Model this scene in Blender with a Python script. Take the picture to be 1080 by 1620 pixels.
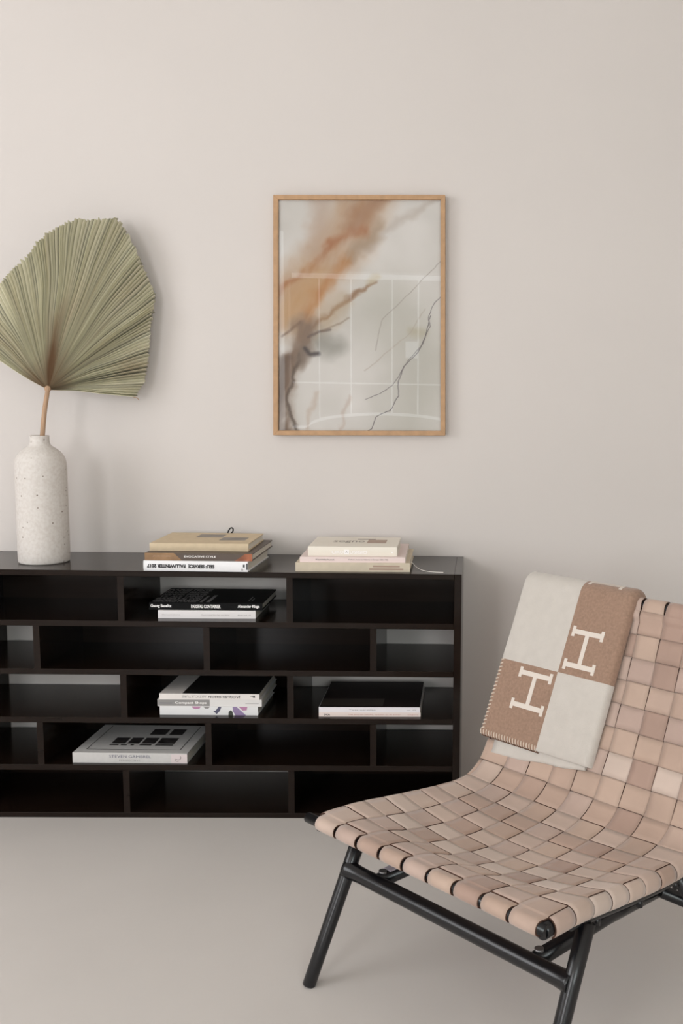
import bpy, bmesh, math, random
import numpy as np
from mathutils import Vector, Matrix, noise

for o in list(bpy.data.objects):
    bpy.data.objects.remove(o)
SC = bpy.context.scene
COL = SC.collection
random.seed(7)
RNG = np.random.default_rng(11)
PI = math.pi


def lin(c):
    c = c / 255.0
    return c / 12.92 if c <= 0.04045 else ((c + 0.055) / 1.055) ** 2.4


def rgb(r, g, b):
    return (lin(r), lin(g), lin(b), 1.0)


# ------------------------------------------------------------------ camera
cam_d = bpy.data.cameras.new('camera')
cam = bpy.data.objects.new('camera', cam_d)
COL.objects.link(cam)
cam_d.sensor_fit = 'VERTICAL'
cam_d.sensor_height = 24.0
cam_d.lens = 1560.04 / 1620.0 * 24.0
cam_d.shift_x = -(810.49 - 540.0) / 1620.0
cam_d.clip_start = 0.05
YAW, PITCH, ROLL = -0.03321, 0.11876, -0.0174


def cam_axes():
    r = Vector((1, 0, 0)); d = Vector((0, 0, -1)); f = Vector((0, 1, 0))
    m = Matrix.Rotation(YAW, 3, 'Z')
    r, d, f = m @ r, m @ d, m @ f
    c, s = math.cos(PITCH), math.sin(PITCH)
    f, d = c * f + s * d, c * d - s * f
    c, s = math.cos(ROLL), math.sin(ROLL)
    r, d = c * r + s * d, c * d - s * r
    return r, d, f


_r, _d, _f = cam_axes()
mw = Matrix((_r, -_d, -_f)).transposed().to_4x4()
mw.translation = Vector((0.5257, -3.0343, 1.2147))
cam.matrix_world = mw
SC.camera = cam

# ------------------------------------------------------------------ world, daylight, exposure
W_ = bpy.data.worlds.new('overcast_sky')
SC.world = W_
W_.use_nodes = True
W_.node_tree.nodes['Background'].inputs[0].default_value = (0.93, 0.97, 1.0, 1)
W_.node_tree.nodes['Background'].inputs[1].default_value = 3.2


def area(name, loc, target, sx, sy, power, color):
    l = bpy.data.lights.new(name, 'AREA')
    l.shape = 'RECTANGLE'
    l.size, l.size_y = sx, sy
    l.energy = power
    l.color = color
    o = bpy.data.objects.new(name, l)
    COL.objects.link(o)
    o.location = loc
    o.rotation_euler = (Vector(target) - Vector(loc)).to_track_quat('-Z', 'Y').to_euler()
    return o


area('daylight_side_window', (-2.55, -2.3, 1.60), (0.0, -1.5, 1.45), 1.7, 1.7, 32, (1.0, 0.972, 0.975))
area('daylight_front_window', (1.55, -5.9, 1.45), (1.1, 0.0, 0.2), 1.8, 1.2, 40, (0.90, 1.0, 0.97))
area('corner_fill_light', (-1.80, -5.95, 1.65), (-0.6, 0.0, 1.0), 1.0, 1.8, 57, (0.985, 0.985, 1.0))  # soft fill lamp, added at an unseen corner opening

vs = SC.view_settings
vs.view_transform = 'Standard'
vs.look = 'None'
vs.exposure = -0.21
vs.gamma = 1.0
vs.use_curve_mapping = False
SC.cycles.max_bounces = 10
SC.cycles.diffuse_bounces = 7
SC.cycles.sample_clamp_indirect = 6.0

# ------------------------------------------------------------------ materials


def mat(name, col, rough=0.6, spec=0.5, var=0.0, vscale=8.0, bump=0.0, bscale=60.0, coat=0.0, metal=0.0,
        stretch=(1, 1, 1), col2=None, sheen=0.0):
    m = bpy.data.materials.new(name)
    m.use_nodes = True
    nt = m.node_tree
    b = nt.nodes['Principled BSDF']
    b.inputs['Roughness'].default_value = rough
    b.inputs['Specular IOR Level'].default_value = spec
    b.inputs['Coat Weight'].default_value = coat
    b.inputs['Coat Roughness'].default_value = 0.25
    b.inputs['Metallic'].default_value = metal
    b.inputs['Sheen Weight'].default_value = sheen
    b.inputs['Base Color'].default_value = col
    tc = nt.nodes.new('ShaderNodeTexCoord')
    mp = nt.nodes.new('ShaderNodeMapping')
    mp.inputs['Scale'].default_value = stretch
    nt.links.new(tc.outputs['Object'], mp.inputs[0])
    if var > 0 or col2:
        n = nt.nodes.new('ShaderNodeTexNoise')
        n.inputs['Scale'].default_value = vscale
        n.inputs['Detail'].default_value = 5
        nt.links.new(mp.outputs[0], n.inputs['Vector'])
        r = nt.nodes.new('ShaderNodeValToRGB')
        c2 = col2 if col2 else tuple(min(1, x * (1 - var)) for x in col[:3]) + (1,)
        r.color_ramp.elements[0].position = 0.3
        r.color_ramp.elements[1].position = 0.7
        r.color_ramp.elements[0].color = c2
        r.color_ramp.elements[1].color = col
        nt.links.new(n.outputs['Fac'], r.inputs[0])
        nt.links.new(r.outputs[0], b.inputs['Base Color'])
    if bump > 0:
        n2 = nt.nodes.new('ShaderNodeTexNoise')
        n2.inputs['Scale'].default_value = bscale
        n2.inputs['Detail'].default_value = 4
        nt.links.new(mp.outputs[0], n2.inputs['Vector'])
        bp = nt.nodes.new('ShaderNodeBump')
        bp.inputs['Strength'].default_value = bump
        bp.inputs['Distance'].default_value = 0.002
        nt.links.new(n2.outputs['Fac'], bp.inputs['Height'])
        nt.links.new(bp.outputs[0], b.inputs['Normal'])
    return m


M_WALL = mat('wall_plaster', rgb(207, 201, 197), 0.9, 0.2, var=0.03, vscale=1.6, bump=0.06, bscale=40)
M_FLOOR = mat('floor_microcement', rgb(206, 201, 197), 0.55, 0.3, var=0.06, vscale=2.0, bump=0.04, bscale=30)
M_CEIL = mat('ceiling_paint', rgb(232, 229, 224), 0.9, 0.2)
M_TRIM = mat('white_window_paint', rgb(235, 233, 228), 0.5, 0.4)
M_WENGE = mat('dark_stained_wood', rgb(29, 20, 15), 0.16, 0.2, var=0.3, vscale=14, bump=0.015, bscale=80,
              stretch=(0.6, 6, 6))
M_BLACKMETAL = mat('black_powder_coated_metal', rgb(15, 15, 18), 0.27, 0.5, bump=0.01, bscale=400)
M_PLATE = mat('sheen_grey_plate', rgb(168, 160, 170), 0.35, 0.5)  # base colour lightened to stand in for reflected sheen
M_STEEL = mat('grey_screw_metal', rgb(120, 118, 118), 0.4, 0.5, metal=0.8)
M_OAK = mat('pale_oak_frame', rgb(184, 146, 108), 0.5, 0.4, var=0.2, vscale=10, stretch=(4, 4, 4))
M_PAPER = mat('page_edges', rgb(222, 216, 204), 0.85, 0.2, var=0.12, vscale=60, stretch=(0.3, 0.3, 12))
M_INKB = mat('black_ink', rgb(22, 22, 24), 0.6)
M_INKG = mat('grey_ink', rgb(130, 128, 128), 0.6)
M_INKW = mat('white_ink', rgb(240, 238, 236), 0.6)
M_INKR = mat('faded_red_ink', rgb(190, 120, 105), 0.6)
M_CREAM_WOOL = mat('cream_wool', rgb(196, 190, 183), 0.95, 0.1, var=0.06, vscale=40, bump=0.35, bscale=420, sheen=0.3)
M_BROWN_WOOL = mat('camel_brown_wool', rgb(157, 129, 111), 0.95, 0.1, var=0.22, vscale=160, bump=0.35, bscale=420,
                   sheen=0.3)
M_STITCH = mat('cream_thread', rgb(216, 200, 186), 0.9, 0.1)
M_STITCHD = mat('brown_thread', rgb(120, 92, 76), 0.9, 0.1)
M_RIBW = mat('white_ribbon', rgb(232, 228, 222), 0.6)
M_RIBB = mat('black_ribbon', rgb(16, 16, 16), 0.6)


def cover(name, r, g, b, rough=0.45, var=0.0):
    return mat(name, rgb(r, g, b), rough, 0.4, var=var, vscale=12)


def leather_mat():
    m = bpy.data.materials.new('natural_saddle_leather')
    m.use_nodes = True
    nt = m.node_tree
    b = nt.nodes['Principled BSDF']
    b.inputs['Roughness'].default_value = 0.72
    b.inputs['Specular IOR Level'].default_value = 0.35
    b.inputs['Sheen Weight'].default_value = 0.25
    b.inputs['Sheen Roughness'].default_value = 0.45
    oi = nt.nodes.new('ShaderNodeObjectInfo')
    r = nt.nodes.new('ShaderNodeValToRGB')
    cr = r.color_ramp
    cr.elements[0].position = 0.0
    cr.elements[0].color = rgb(164, 138, 125)
    cr.elements[1].position = 1.0
    cr.elements[1].color = rgb(198, 181, 170)
    for pos, c in ((0.3, (184, 160, 144)), (0.55, (177, 154, 143)), (0.8, (189, 168, 155))):
        e = cr.elements.new(pos)
        e.color = rgb(*c)
    nt.links.new(oi.outputs['Random'], r.inputs[0])
    tc = nt.nodes.new('ShaderNodeTexCoord')
    n = nt.nodes.new('ShaderNodeTexNoise')
    n.inputs['Scale'].default_value = 9
    n.inputs['Detail'].default_value = 6
    nt.links.new(tc.outputs['Object'], n.inputs['Vector'])
    mr = nt.nodes.new('ShaderNodeMapRange')
    mr.inputs[1].default_value = 0.3
    mr.inputs[2].default_value = 0.7
    mr.inputs[3].default_value = 0.88
    mr.inputs[4].default_value = 1.05
    nt.links.new(n.outputs['Fac'], mr.inputs[0])
    mx = nt.nodes.new('ShaderNodeVectorMath')
    mx.operation = 'SCALE'
    nt.links.new(r.outputs[0], mx.inputs[0])
    nt.links.new(mr.outputs[0], mx.inputs['Scale'])
    nt.links.new(mx.outputs[0], b.inputs['Base Color'])
    n2 = nt.nodes.new('ShaderNodeTexNoise')
    n2.inputs['Scale'].default_value = 220
    nt.links.new(tc.outputs['Object'], n2.inputs['Vector'])
    bp = nt.nodes.new('ShaderNodeBump')
    bp.inputs['Strength'].default_value = 0.12
    bp.inputs['Distance'].default_value = 0.001
    nt.links.new(n2.outputs['Fac'], bp.inputs['Height'])
    nt.links.new(bp.outputs[0], b.inputs['Normal'])
    return m


M_LEATHER = leather_mat()
M_LEDGE = mat('burnished_leather_edge', rgb(78, 54, 44), 0.8, 0.2)


def ceramic_mat():
    m = bpy.data.materials.new('speckled_stoneware')
    m.use_nodes = True
    nt = m.node_tree
    b = nt.nodes['Principled BSDF']
    b.inputs['Roughness'].default_value = 0.8
    b.inputs['Specular IOR Level'].default_value = 0.25
    tc = nt.nodes.new('ShaderNodeTexCoord')
    v = nt.nodes.new('ShaderNodeTexVoronoi')
    v.inputs['Scale'].default_value = 62
    nt.links.new(tc.outputs['Object'], v.inputs['Vector'])
    # only some cells carry a pit
    rr = nt.nodes.new('ShaderNodeMapRange')
    rr.inputs[1].default_value = 0.1
    rr.inputs[2].default_value = 0.17
    nt.links.new(v.outputs['Distance'], rr.inputs[0])
    sep = nt.nodes.new('ShaderNodeSeparateColor')
    nt.links.new(v.outputs['Color'], sep.inputs[0])
    gt = nt.nodes.new('ShaderNodeMath')
    gt.operation = 'GREATER_THAN'
    gt.inputs[1].default_value = 0.22
    nt.links.new(sep.outputs[0], gt.inputs[0])
    mxm = nt.nodes.new('ShaderNodeMath')
    mxm.operation = 'MAXIMUM'
    nt.links.new(rr.outputs[0], mxm.inputs[0])
    nt.links.new(gt.outputs[0], mxm.inputs[1])
    n = nt.nodes.new('ShaderNodeTexNoise')
    n.inputs['Scale'].default_value = 130
    n.inputs['Detail'].default_value = 5
    nt.links.new(tc.outputs['Object'], n.inputs['Vector'])
    base = nt.nodes.new('ShaderNodeValToRGB')
    base.color_ramp.elements[0].position = 0.32
    base.color_ramp.elements[1].position = 0.6
    base.color_ramp.elements[0].color = rgb(200, 193, 187)
    base.color_ramp.elements[1].color = rgb(210, 205, 200)
    nt.links.new(n.outputs['Fac'], base.inputs[0])
    mix = nt.nodes.new('ShaderNodeMix')
    mix.data_type = 'RGBA'
    mix.inputs[6].default_value = rgb(126, 114, 102)
    nt.links.new(mxm.outputs[0], mix.inputs[0])
    nt.links.new(base.outputs[0], mix.inputs[7])
    nt.links.new(mix.outputs[2], b.inputs['Base Color'])
    ad = nt.nodes.new('ShaderNodeMath')
    ad.operation = 'ADD'
    nt.links.new(mxm.outputs[0], ad.inputs[0])
    nt.links.new(n.outputs['Fac'], ad.inputs[1])
    bp = nt.nodes.new('ShaderNodeBump')
    bp.inputs['Strength'].default_value = 0.5
    bp.inputs['Distance'].default_value = 0.0012
    nt.links.new(ad.outputs[0], bp.inputs['Height'])
    nt.links.new(bp.outputs[0], b.inputs['Normal'])
    return m


M_CERAMIC = ceramic_mat()


def glass_mat():
    m = bpy.data.materials.new('picture_glass')
    m.use_nodes = True
    nt = m.node_tree
    nt.nodes.remove(nt.nodes['Principled BSDF'])
    out = nt.nodes['Material Output']
    tr = nt.nodes.new('ShaderNodeBsdfTransparent')
    gl = nt.nodes.new('ShaderNodeBsdfGlossy')
    gl.inputs['Roughness'].default_value = 0.0
    fr = nt.nodes.new('ShaderNodeFresnel')
    fr.inputs['IOR'].default_value = 1.6
    mx = nt.nodes.new('ShaderNodeMixShader')
    nt.links.new(fr.outputs[0], mx.inputs[0])
    nt.links.new(tr.outputs[0], mx.inputs[1])
    nt.links.new(gl.outputs[0], mx.inputs[2])
    nt.links.new(mx.outputs[0], out.inputs[0])
    return m


M_GLASS = glass_mat()


def attr_mat(name, rough):
    m = bpy.data.materials.new(name)
    m.use_nodes = True
    nt = m.node_tree
    a = nt.nodes.new('ShaderNodeAttribute')
    a.attribute_name = 'ink'
    b = nt.nodes['Principled BSDF']
    b.inputs['Roughness'].default_value = rough
    b.inputs['Specular IOR Level'].default_value = 0.1
    nt.links.new(a.outputs['Color'], b.inputs['Base Color'])
    return m


# ------------------------------------------------------------------ builders


def inv_of(parent):
    if parent is None:
        return None
    m = Matrix.Identity(4)
    p = parent
    while p is not None:
        m = p.matrix_basis @ m
        p = p.parent
    return m.inverted()


def obj(name, bm, m, parent=None, smooth=False, mats=None):
    """link a bmesh whose vertices are in WORLD space as one mesh object, child of parent"""
    if parent is not None:
        bm.transform(inv_of(parent))
    me = bpy.data.meshes.new(name)
    bm.normal_update()
    bm.to_mesh(me)
    bm.free()
    for mm in (mats or [m]):
        me.materials.append(mm)
    if smooth:
        for p in me.polygons:
            p.use_smooth = True
    o = bpy.data.objects.new(name, me)
    COL.objects.link(o)
    if parent is not None:
        o.parent = parent
    return o


def recenter(o, loc):
    """put the origin of a one-mesh thing at its base"""
    o.data.transform(Matrix.Translation(-Vector(loc)))
    o.location = loc


def tag(o, label, cat, group=None):
    o['label'] = label
    o['category'] = cat
    if group:
        o['group'] = group
    return o


def thing(name, loc, rz, label, cat, group=None):
    o = bpy.data.objects.new(name, None)
    COL.objects.link(o)
    o.empty_display_size = 0.05
    o.location = loc
    o.rotation_euler = (0, 0, rz)
    return tag(o, label, cat, group)


def structure(o):
    o['kind'] = 'structure'
    return o


def add_box(bm, x0, x1, y0, y1, z0, z1, mtx=None, bev=0.0):
    vs_ = [Vector((x, y, z)) for x in (x0, x1) for y in (y0, y1) for z in (z0, z1)]
    v = [bm.verts.new(mtx @ p if mtx else p) for p in vs_]
    fs = []
    for q in ((0, 1, 3, 2), (4, 6, 7, 5), (0, 4, 5, 1), (2, 3, 7, 6), (0, 2, 6, 4), (1, 5, 7, 3)):
        fs.append(bm.faces.new([v[i] for i in q]))
    if bev > 0:
        es = list({e for f in fs for e in f.edges})
        bmesh.ops.bevel(bm, geom=es, offset=bev, segments=1, affect='EDGES', profile=0.5)
    return fs


def box(*a, **k):
    bm = bmesh.new()
    add_box(bm, *a, **k)
    return bm


def add_tube(bm, pts, r, seg=12, caps=True):
    pts = [Vector(p) for p in pts]
    n = len(pts)
    rs = r if isinstance(r, (list, tuple)) else [r] * n
    t0 = (pts[1] - pts[0]).normalized()
    up = Vector((0, 0, 1)) if abs(t0.z) < 0.9 else Vector((1, 0, 0))
    x = t0.cross(up).normalized()
    rings = []
    for i, p in enumerate(pts):
        t = (pts[min(i + 1, n - 1)] - pts[max(i - 1, 0)]).normalized()
        x = (x - t * x.dot(t)).normalized()
        y = t.cross(x)
        rings.append([bm.verts.new(p + (x * math.cos(2 * PI * k / seg) + y * math.sin(2 * PI * k / seg)) * rs[i])
                      for k in range(seg)])
    for a, b in zip(rings[:-1], rings[1:]):
        for k in range(seg):
            bm.faces.new((a[k], a[(k + 1) % seg], b[(k + 1) % seg], b[k])).smooth = True
    if caps:
        bm.faces.new(rings[0][::-1])
        bm.faces.new(rings[-1])
    return rings


def tube(pts, r, seg=12):
    bm = bmesh.new()
    add_tube(bm, pts, r, seg)
    return bm


def lathe(prof, cx, cy, z0, seg=64):
    bm = bmesh.new()
    rings = []
    for r, z in prof:
        if r < 1e-6:
            rings.append([bm.verts.new((cx, cy, z0 + z))])
        else:
            rings.append([bm.verts.new((cx + r * math.cos(2 * PI * k / seg), cy + r * math.sin(2 * PI * k / seg),
                                        z0 + z)) for k in range(seg)])
    for a, b in zip(rings[:-1], rings[1:]):
        for k in range(seg):
            k2 = (k + 1) % seg
            if len(a) == 1:
                bm.faces.new((a[0], b[k2], b[k]))
            elif len(b) == 1:
                bm.faces.new((a[k], a[k2], b[0]))
            else:
                bm.faces.new((a[k], a[k2], b[k2], b[k]))
    return bm


def smooth_line(P, it=2):
    P = [tuple(p) for p in P]
    for _ in range(it):
        Q = [P[0]]
        for a, b in zip(P[:-1], P[1:]):
            Q.append(tuple(0.75 * x + 0.25 * y for x, y in zip(a, b)))
            Q.append(tuple(0.25 * x + 0.75 * y for x, y in zip(a, b)))
        Q.append(P[-1])
        P = Q
    return P


# ------------------------------------------------------------------ the room
XL, XR, YF, ZC = -2.6, 3.2, -6.04, 2.9
structure(obj('floor', box(XL - .2, XR + .2, YF - .2, 0.2, -0.1, 0.0), M_FLOOR))
structure(obj('ceiling', box(XL - .2, XR + .2, YF - .2, 0.2, ZC, ZC + 0.1), M_CEIL))
structure(obj('wall_back', box(XL - .2, XR + .2, 0.0, 0.2, 0.0, ZC), M_WALL))
structure(obj('wall_right', box(XR, XR + .2, YF, 0.0, 0.0, ZC), M_WALL))
bm = bmesh.new()
for y0, y1, z0, z1 in ((YF, -3.3, 0, ZC), (-1.3, 0, 0, ZC), (-3.3, -1.3, 0, 0.75), (-3.3, -1.3, 2.55, ZC)):
    add_box(bm, XL - .2, XL, y0, y1, z0, z1)
structure(obj('wall_left', bm, M_WALL))
bm = bmesh.new()
for y0, y1, z0, z1 in ((-3.3, -3.24, .75, 2.55), (-1.36, -1.3, .75, 2.55), (-3.24, -1.36, .75, .81),
                       (-3.24, -1.36, 2.49, 2.55), (-2.32, -2.28, .81, 2.49)):
    add_box(bm, XL - .14, XL - .06, y0, y1, z0, z1)
structure(obj('window_1', bm, M_TRIM))
# the wall behind the camera: added panels, sky gaps shaped for glass reflections
bm = bmesh.new()
add_box(bm, XL, -2.35, YF - .2, YF, 0, ZC)
add_box(bm, -1.25, -1.22, YF - .2, YF, 0, ZC)
add_box(bm, -2.35, -1.25, YF - .2, YF, 0, 0.65)  # corner opening added to go with the fill lamp
add_box(bm, -2.35, -1.25, YF - .2, YF, 2.65, ZC)
add_box(bm, 0.55, 0.6, YF - .2, YF, 0, ZC)
add_box(bm, 2.5, XR, YF - .2, YF, 0, ZC)
add_box(bm, 0.6, 2.5, YF - .2, YF, 0, 0.8)
add_box(bm, 0.6, 2.5, YF - .2, YF, 2.7, ZC)
add_box(bm, -1.22, 0.55, YF - .2, YF, 0, 0.80)
add_box(bm, -1.22, 0.55, YF - .2, YF, 2.28, ZC)
structure(obj('wall_front', bm, M_WALL))
xs = [-1.205, -0.945, -0.66, -0.29, -0.055, 0.545]


def arch(x):
    return 0.90 + 0.13 * math.sqrt(max(0.0, 1 - ((x + 0.35) / 0.70) ** 2))


def arched_panel(x0, x1, ztop, zbot, n=12):
    bm = bmesh.new()
    g = []
    for q in range(n + 1):
        x = x0 + (x1 - x0) * q / n
        g.append([bm.verts.new((x, y, z)) for y, z in ((YF - .02, zbot(x)), (YF - .02, ztop(x)), (YF - .06, ztop(x)),
                                                       (YF - .06, zbot(x)))])
    for r0, r1 in zip(g[:-1], g[1:]):
        for q in range(4):
            bm.faces.new((r0[q], r1[q], r1[(q + 1) % 4], r0[(q + 1) % 4]))
    bm.faces.new(g[0][::-1])
    bm.faces.new(g[-1])
    bmesh.ops.recalc_face_normals(bm, faces=bm.faces)
    return bm


k = 0
for a, b in zip(xs[:-1], xs[1:]):
    g = 0.008
    k += 1
    structure(obj('reflection_panel_%d' % k, arched_panel(a + g, b - g, lambda x: 1.282, arch), M_TRIM))  # added panel; the gaps around it make bright lines in the picture glass
    bmw = bmesh.new()
    if a == -0.29:
        add_box(bmw, a + g, b - g, YF - .06, YF - .02, 1.296, 1.525)
        add_box(bmw, a + g, -0.17, YF - .06, YF - .02, 1.525, 1.675)
        add_box(bmw, a + g, b - g, YF - .06, YF - .02, 1.675, 2.215)
    else:
        add_box(bmw, a + g, b - g, YF - .06, YF - .02, 1.296, 2.215)
    k += 1
    structure(obj('reflection_panel_%d' % k, bmw, M_TRIM))
k += 1
structure(obj('reflection_panel_%d' % k, arched_panel(-1.22, 0.55, lambda x: arch(x) - 0.028, lambda x: 0.80, 40), M_TRIM))

# ------------------------------------------------------------------ bookshelf
YB, YS = -0.010, -0.3193
T, R_, L_ = 0.7127, 0.4771, -0.9475
shelf = thing('bookshelf', ((L_ + R_) / 2, (YB + YS) / 2, 0), 0,
              'long low dark brown wooden bookshelf with staggered brick-like compartments along the wall', 'bookshelf')
tp, ts, td = 0.0158, 0.0205, 0.0176
BOARD_Z = [0.5713, 0.4334, 0.2945, 0.1560]
xi0, xi1 = L_ + ts, R_ - ts
obj('top_panel', box(xi0, xi1, YS, YB, T - tp, T, bev=0.0008), M_WENGE, shelf)
for a, b in ((L_, xi0), (xi1, R_)):
    obj('side_panel', box(a, b, YS, YB, 0, T, bev=0.0008), M_WENGE, shelf)
obj('bottom_panel', box(xi0, xi1, YS, YB, 0, 0.0148, bev=0.0008), M_WENGE, shelf)
for z in BOARD_Z:
    obj('shelf_board', box(xi0, xi1, YS, YB, z - 0.0163, z, bev=0.0008), M_WENGE, shelf)
floors = BOARD_Z + [0.0148]
tops = [T - tp] + [z - 0.0163 for z in BOARD_Z]
DIV = [[-0.465, -0.001], [-0.700, -0.2324, 0.2312], [-0.465, -0.001], [-0.700, -0.2324, 0.2312], [-0.465, -0.001]]
CLOSED = ['COC', 'OCCO', 'OCO', 'OCCO', 'COC']
for r in range(5):
    z0, z1 = floors[r], tops[r]
    for x in DIV[r]:
        obj('divider', box(x - td / 2, x + td / 2, YS + 0.0008, YB, z0, z1), M_WENGE, shelf)
    e = [xi0] + DIV[r] + [xi1]
    for j, c in enumerate(CLOSED[r]):
        if c == 'C':
            a = e[j] + (td / 2 if j else 0)
            b = e[j + 1] - (td / 2 if j < len(CLOSED[r]) - 1 else 0)
            obj('back_panel', box(a, b, YB - 0.012, YB - 0.002, z0, z1), M_WENGE, shelf)

# ------------------------------------------------------------------ vase
prof = [(0.0, 0.0), (0.063, 0.0), (0.0665, 0.0015), (0.0685, 0.006), (0.0688, 0.03), (0.0686, 0.12), (0.0684, 0.22),
        (0.0682, 0.272), (0.0675, 0.284), (0.0655, 0.295), (0.0615, 0.305), (0.0555, 0.314), (0.0475, 0.3215),
        (0.0385, 0.328), (0.0315, 0.333), (0.0272, 0.3385), (0.0255, 0.345), (0.0252, 0.357), (0.0256, 0.3615),
        (0.0245, 0.3632), (0.0225, 0.3628), (0.0212, 0.360), (0.0212, 0.340), (0.030, 0.325), (0.058, 0.29),
        (0.060, 0.10), (0.058, 0.012), (0.0, 0.010)]
VX, VY = -0.727, -0.187
vase = obj('vase', lathe(prof, VX, VY, T), M_CERAMIC, smooth=True)
recenter(vase, (VX, VY, T))
tag(vase, 'tall off-white speckled stoneware bottle vase on the bookshelf top', 'vase')

# ------------------------------------------------------------------ dried palm leaf
HUB = Vector((-0.7070, -0.166, 1.2050))
leaf = thing('palm_leaf', (VX, VY, T + 0.012), 0, 'dried grey-green fan palm leaf standing in the vase', 'leaf')
stem_pts = smooth_line([(VX + 0.004, VY + 0.004, T + 0.016), (-0.7262, -0.181, 1.02), (-0.7235, -0.176, 1.08),
                        (-0.7165, -0.172, 1.15), (-0.7070, -0.170, 1.200), (-0.7050, -0.171, 1.212)], 2)


def palm_mat(name, stemlike):
    m = bpy.data.materials.new(name)
    m.use_nodes = True
    nt = m.node_tree
    b = nt.nodes['Principled BSDF']
    b.inputs['Roughness'].default_value = 0.75
    b.inputs['Specular IOR Level'].default_value = 0.25
    a = nt.nodes.new('ShaderNodeAttribute')
    a.attribute_name = 'ink'
    nt.links.new(a.outputs['Color'], b.inputs['Base Color'])
    return m


rim = [
       (-0.4964, -0.0615, 1.1877), (-0.4729, -0.0564, 1.2309), (-0.4573, -0.0532, 1.3053), (-0.4465, -0.0512, 1.3885),
       (-0.4395, -0.0500, 1.4620), (-0.4401, -0.0504, 1.5076), (-0.4576, -0.0548, 1.5521), (-0.4718, -0.0583, 1.5910),
       (-0.4860, -0.0619, 1.6262), (-0.5084, -0.0675, 1.6642), (-0.5242, -0.0715, 1.6917), (-0.5371, -0.0746, 1.7033),
       (-0.5654, -0.0814, 1.6979), (-0.5901, -0.0874, 1.6946), (-0.6309, -0.0973, 1.6937), (-0.6588, -0.1041, 1.6831),
       (-0.6770, -0.1084, 1.6697), (-0.6967, -0.1132, 1.6580), (-0.7182, -0.1184, 1.6409), (-0.7380, -0.1231, 1.6240),
       (-0.7517, -0.1263, 1.6005), (-0.7634, -0.1291, 1.5841), (-0.7815, -0.1335, 1.5674), (-0.7964, -0.1371, 1.5508),
       (-0.8146, -0.1414, 1.5324), (-0.8295, -0.1450, 1.5142), (-0.8575, -0.1518, 1.4831), (-0.8868, -0.1589, 1.4556),
       (-0.9161, -0.1661, 1.4246), (-0.9390, -0.1716, 1.3975), (-0.9555, -0.1756, 1.3742), (-0.9531, -0.1748, 1.3603),
]
rim = np.array(rim)
NF, NR = 216, 34
seg_l = np.r_[0, np.cumsum(np.hypot(*np.diff(rim[:, ::2], axis=0).T))]
steps = 0.75 + 0.5 * RNG.random(NF // 2)
steps = np.repeat(steps, 2)
cum = np.r_[0, np.cumsum(steps)]
cum = cum / cum[-1] * seg_l[-1]
E = np.c_[np.interp(cum, seg_l, rim[:, 0]), np.interp(cum, seg_l, rim[:, 2]), np.interp(cum, seg_l, rim[:, 1])]
bm = bmesh.new()
inkl = bm.loops.layers.float_color.new('ink')
grid = []
colr = []
ph1 = RNG.random(NF + 1)
g1, g2, g3 = np.array(rgb(214, 211, 186)[:3]), np.array(rgb(230, 226, 204)[:3]), np.array(rgb(146, 140, 106)[:3])
br, dk = np.array(rgb(164, 130, 100)[:3]), np.array(rgb(128, 104, 70)[:3])
for i in range(NF + 1):
    f = i / NF
    ridge = (i % 2 == 0)
    end = Vector((E[i][0], 0, E[i][1]))
    v = end - Vector((HUB.x, 0, HUB.z))
    ln = 1.0 + (0.0 if ridge else -0.005) + random.uniform(-0.011, 0.008)
    perp = Vector((v.z, 0, -v.x)).normalized()
    bow = -0.007 * math.sin(f * PI * 2.0) + random.uniform(-0.0010, 0.0010)
    deep = 1.0 + 0.8 * max(0.0, noise.noise(Vector((i // 2 * 2.37, 7.7, 0.4)))) * 2.2
    tint = 0.5 + 0.5 * noise.noise(Vector((i // 2 * 0.9, 3.1, 0)))
    row, crow = [], []
    for j in range(NR + 1):
        r = (j / NR) ** 0.85
        rr = r * ln
        p = Vector((HUB.x, HUB.y, HUB.z)) + v * rr + perp * bow * math.sin(PI * r)
        wav = noise.noise(Vector((f * 9, r * 2.2, 5.0))) * 0.012 * r
        p += perp * (noise.noise(Vector((f * 14, r * 2.6, 1.5))) * 0.0075 * math.sin(PI * min(1, r * 0.75)))
        amp = (0.0030 + 0.0052 * r) * deep * (0.8 + 0.55 * noise.noise(Vector((f * 17, r * 1.4, 9.0))))
        amp *= min(1.0, r * 9)
        p.y += (-amp if ridge else amp) + wav + (E[i][2] - HUB.y) * r - 0.012 * math.sin(PI * r)
        row.append(bm.verts.new(p))
        # colour of the dried blade: brown towards the hub and along the middle ribs
        nz = noise.noise(Vector((i // 2 * 0.37, r * 3.0, 2.0)))
        c = g1 * (1 - tint) + g2 * tint
        c = c * (0.94 + 0.10 * nz)
        kb = max(0.0, 1 - r / 0.55) * max(0.0, 1 - abs(f - 0.60) / 0.10) * 1.5
        kb += max(0.0, 1 - r / 0.30) * 0.75
        kb += max(0.0, 1 - abs(f - 0.10) / 0.05) * max(0.0, 1 - abs(r - 0.85) / 0.25) * 0.3
        kb += max(0.0, 1 - abs(f - 0.93) / 0.06) * 0.2
        kb = min(0.9, max(0.0, kb + 0.2 * nz))
        c = c * (1 - kb) + br * kb
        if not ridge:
            c = c * (0.80 if (i * 7919) % 10 > 3 else 0.52)  # fold valleys darkened: crease shade painted in along with the vein tone
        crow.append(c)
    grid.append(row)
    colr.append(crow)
for i in range(NF):
    for j in range(NR):
        q = (grid[i][j], grid[i][j + 1], grid[i + 1][j + 1], grid[i + 1][j])
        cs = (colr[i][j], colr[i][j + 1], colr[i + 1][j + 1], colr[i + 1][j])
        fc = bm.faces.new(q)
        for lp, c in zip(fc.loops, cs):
            lp[inkl] = (c[0], c[1], c[2], 1)
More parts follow.
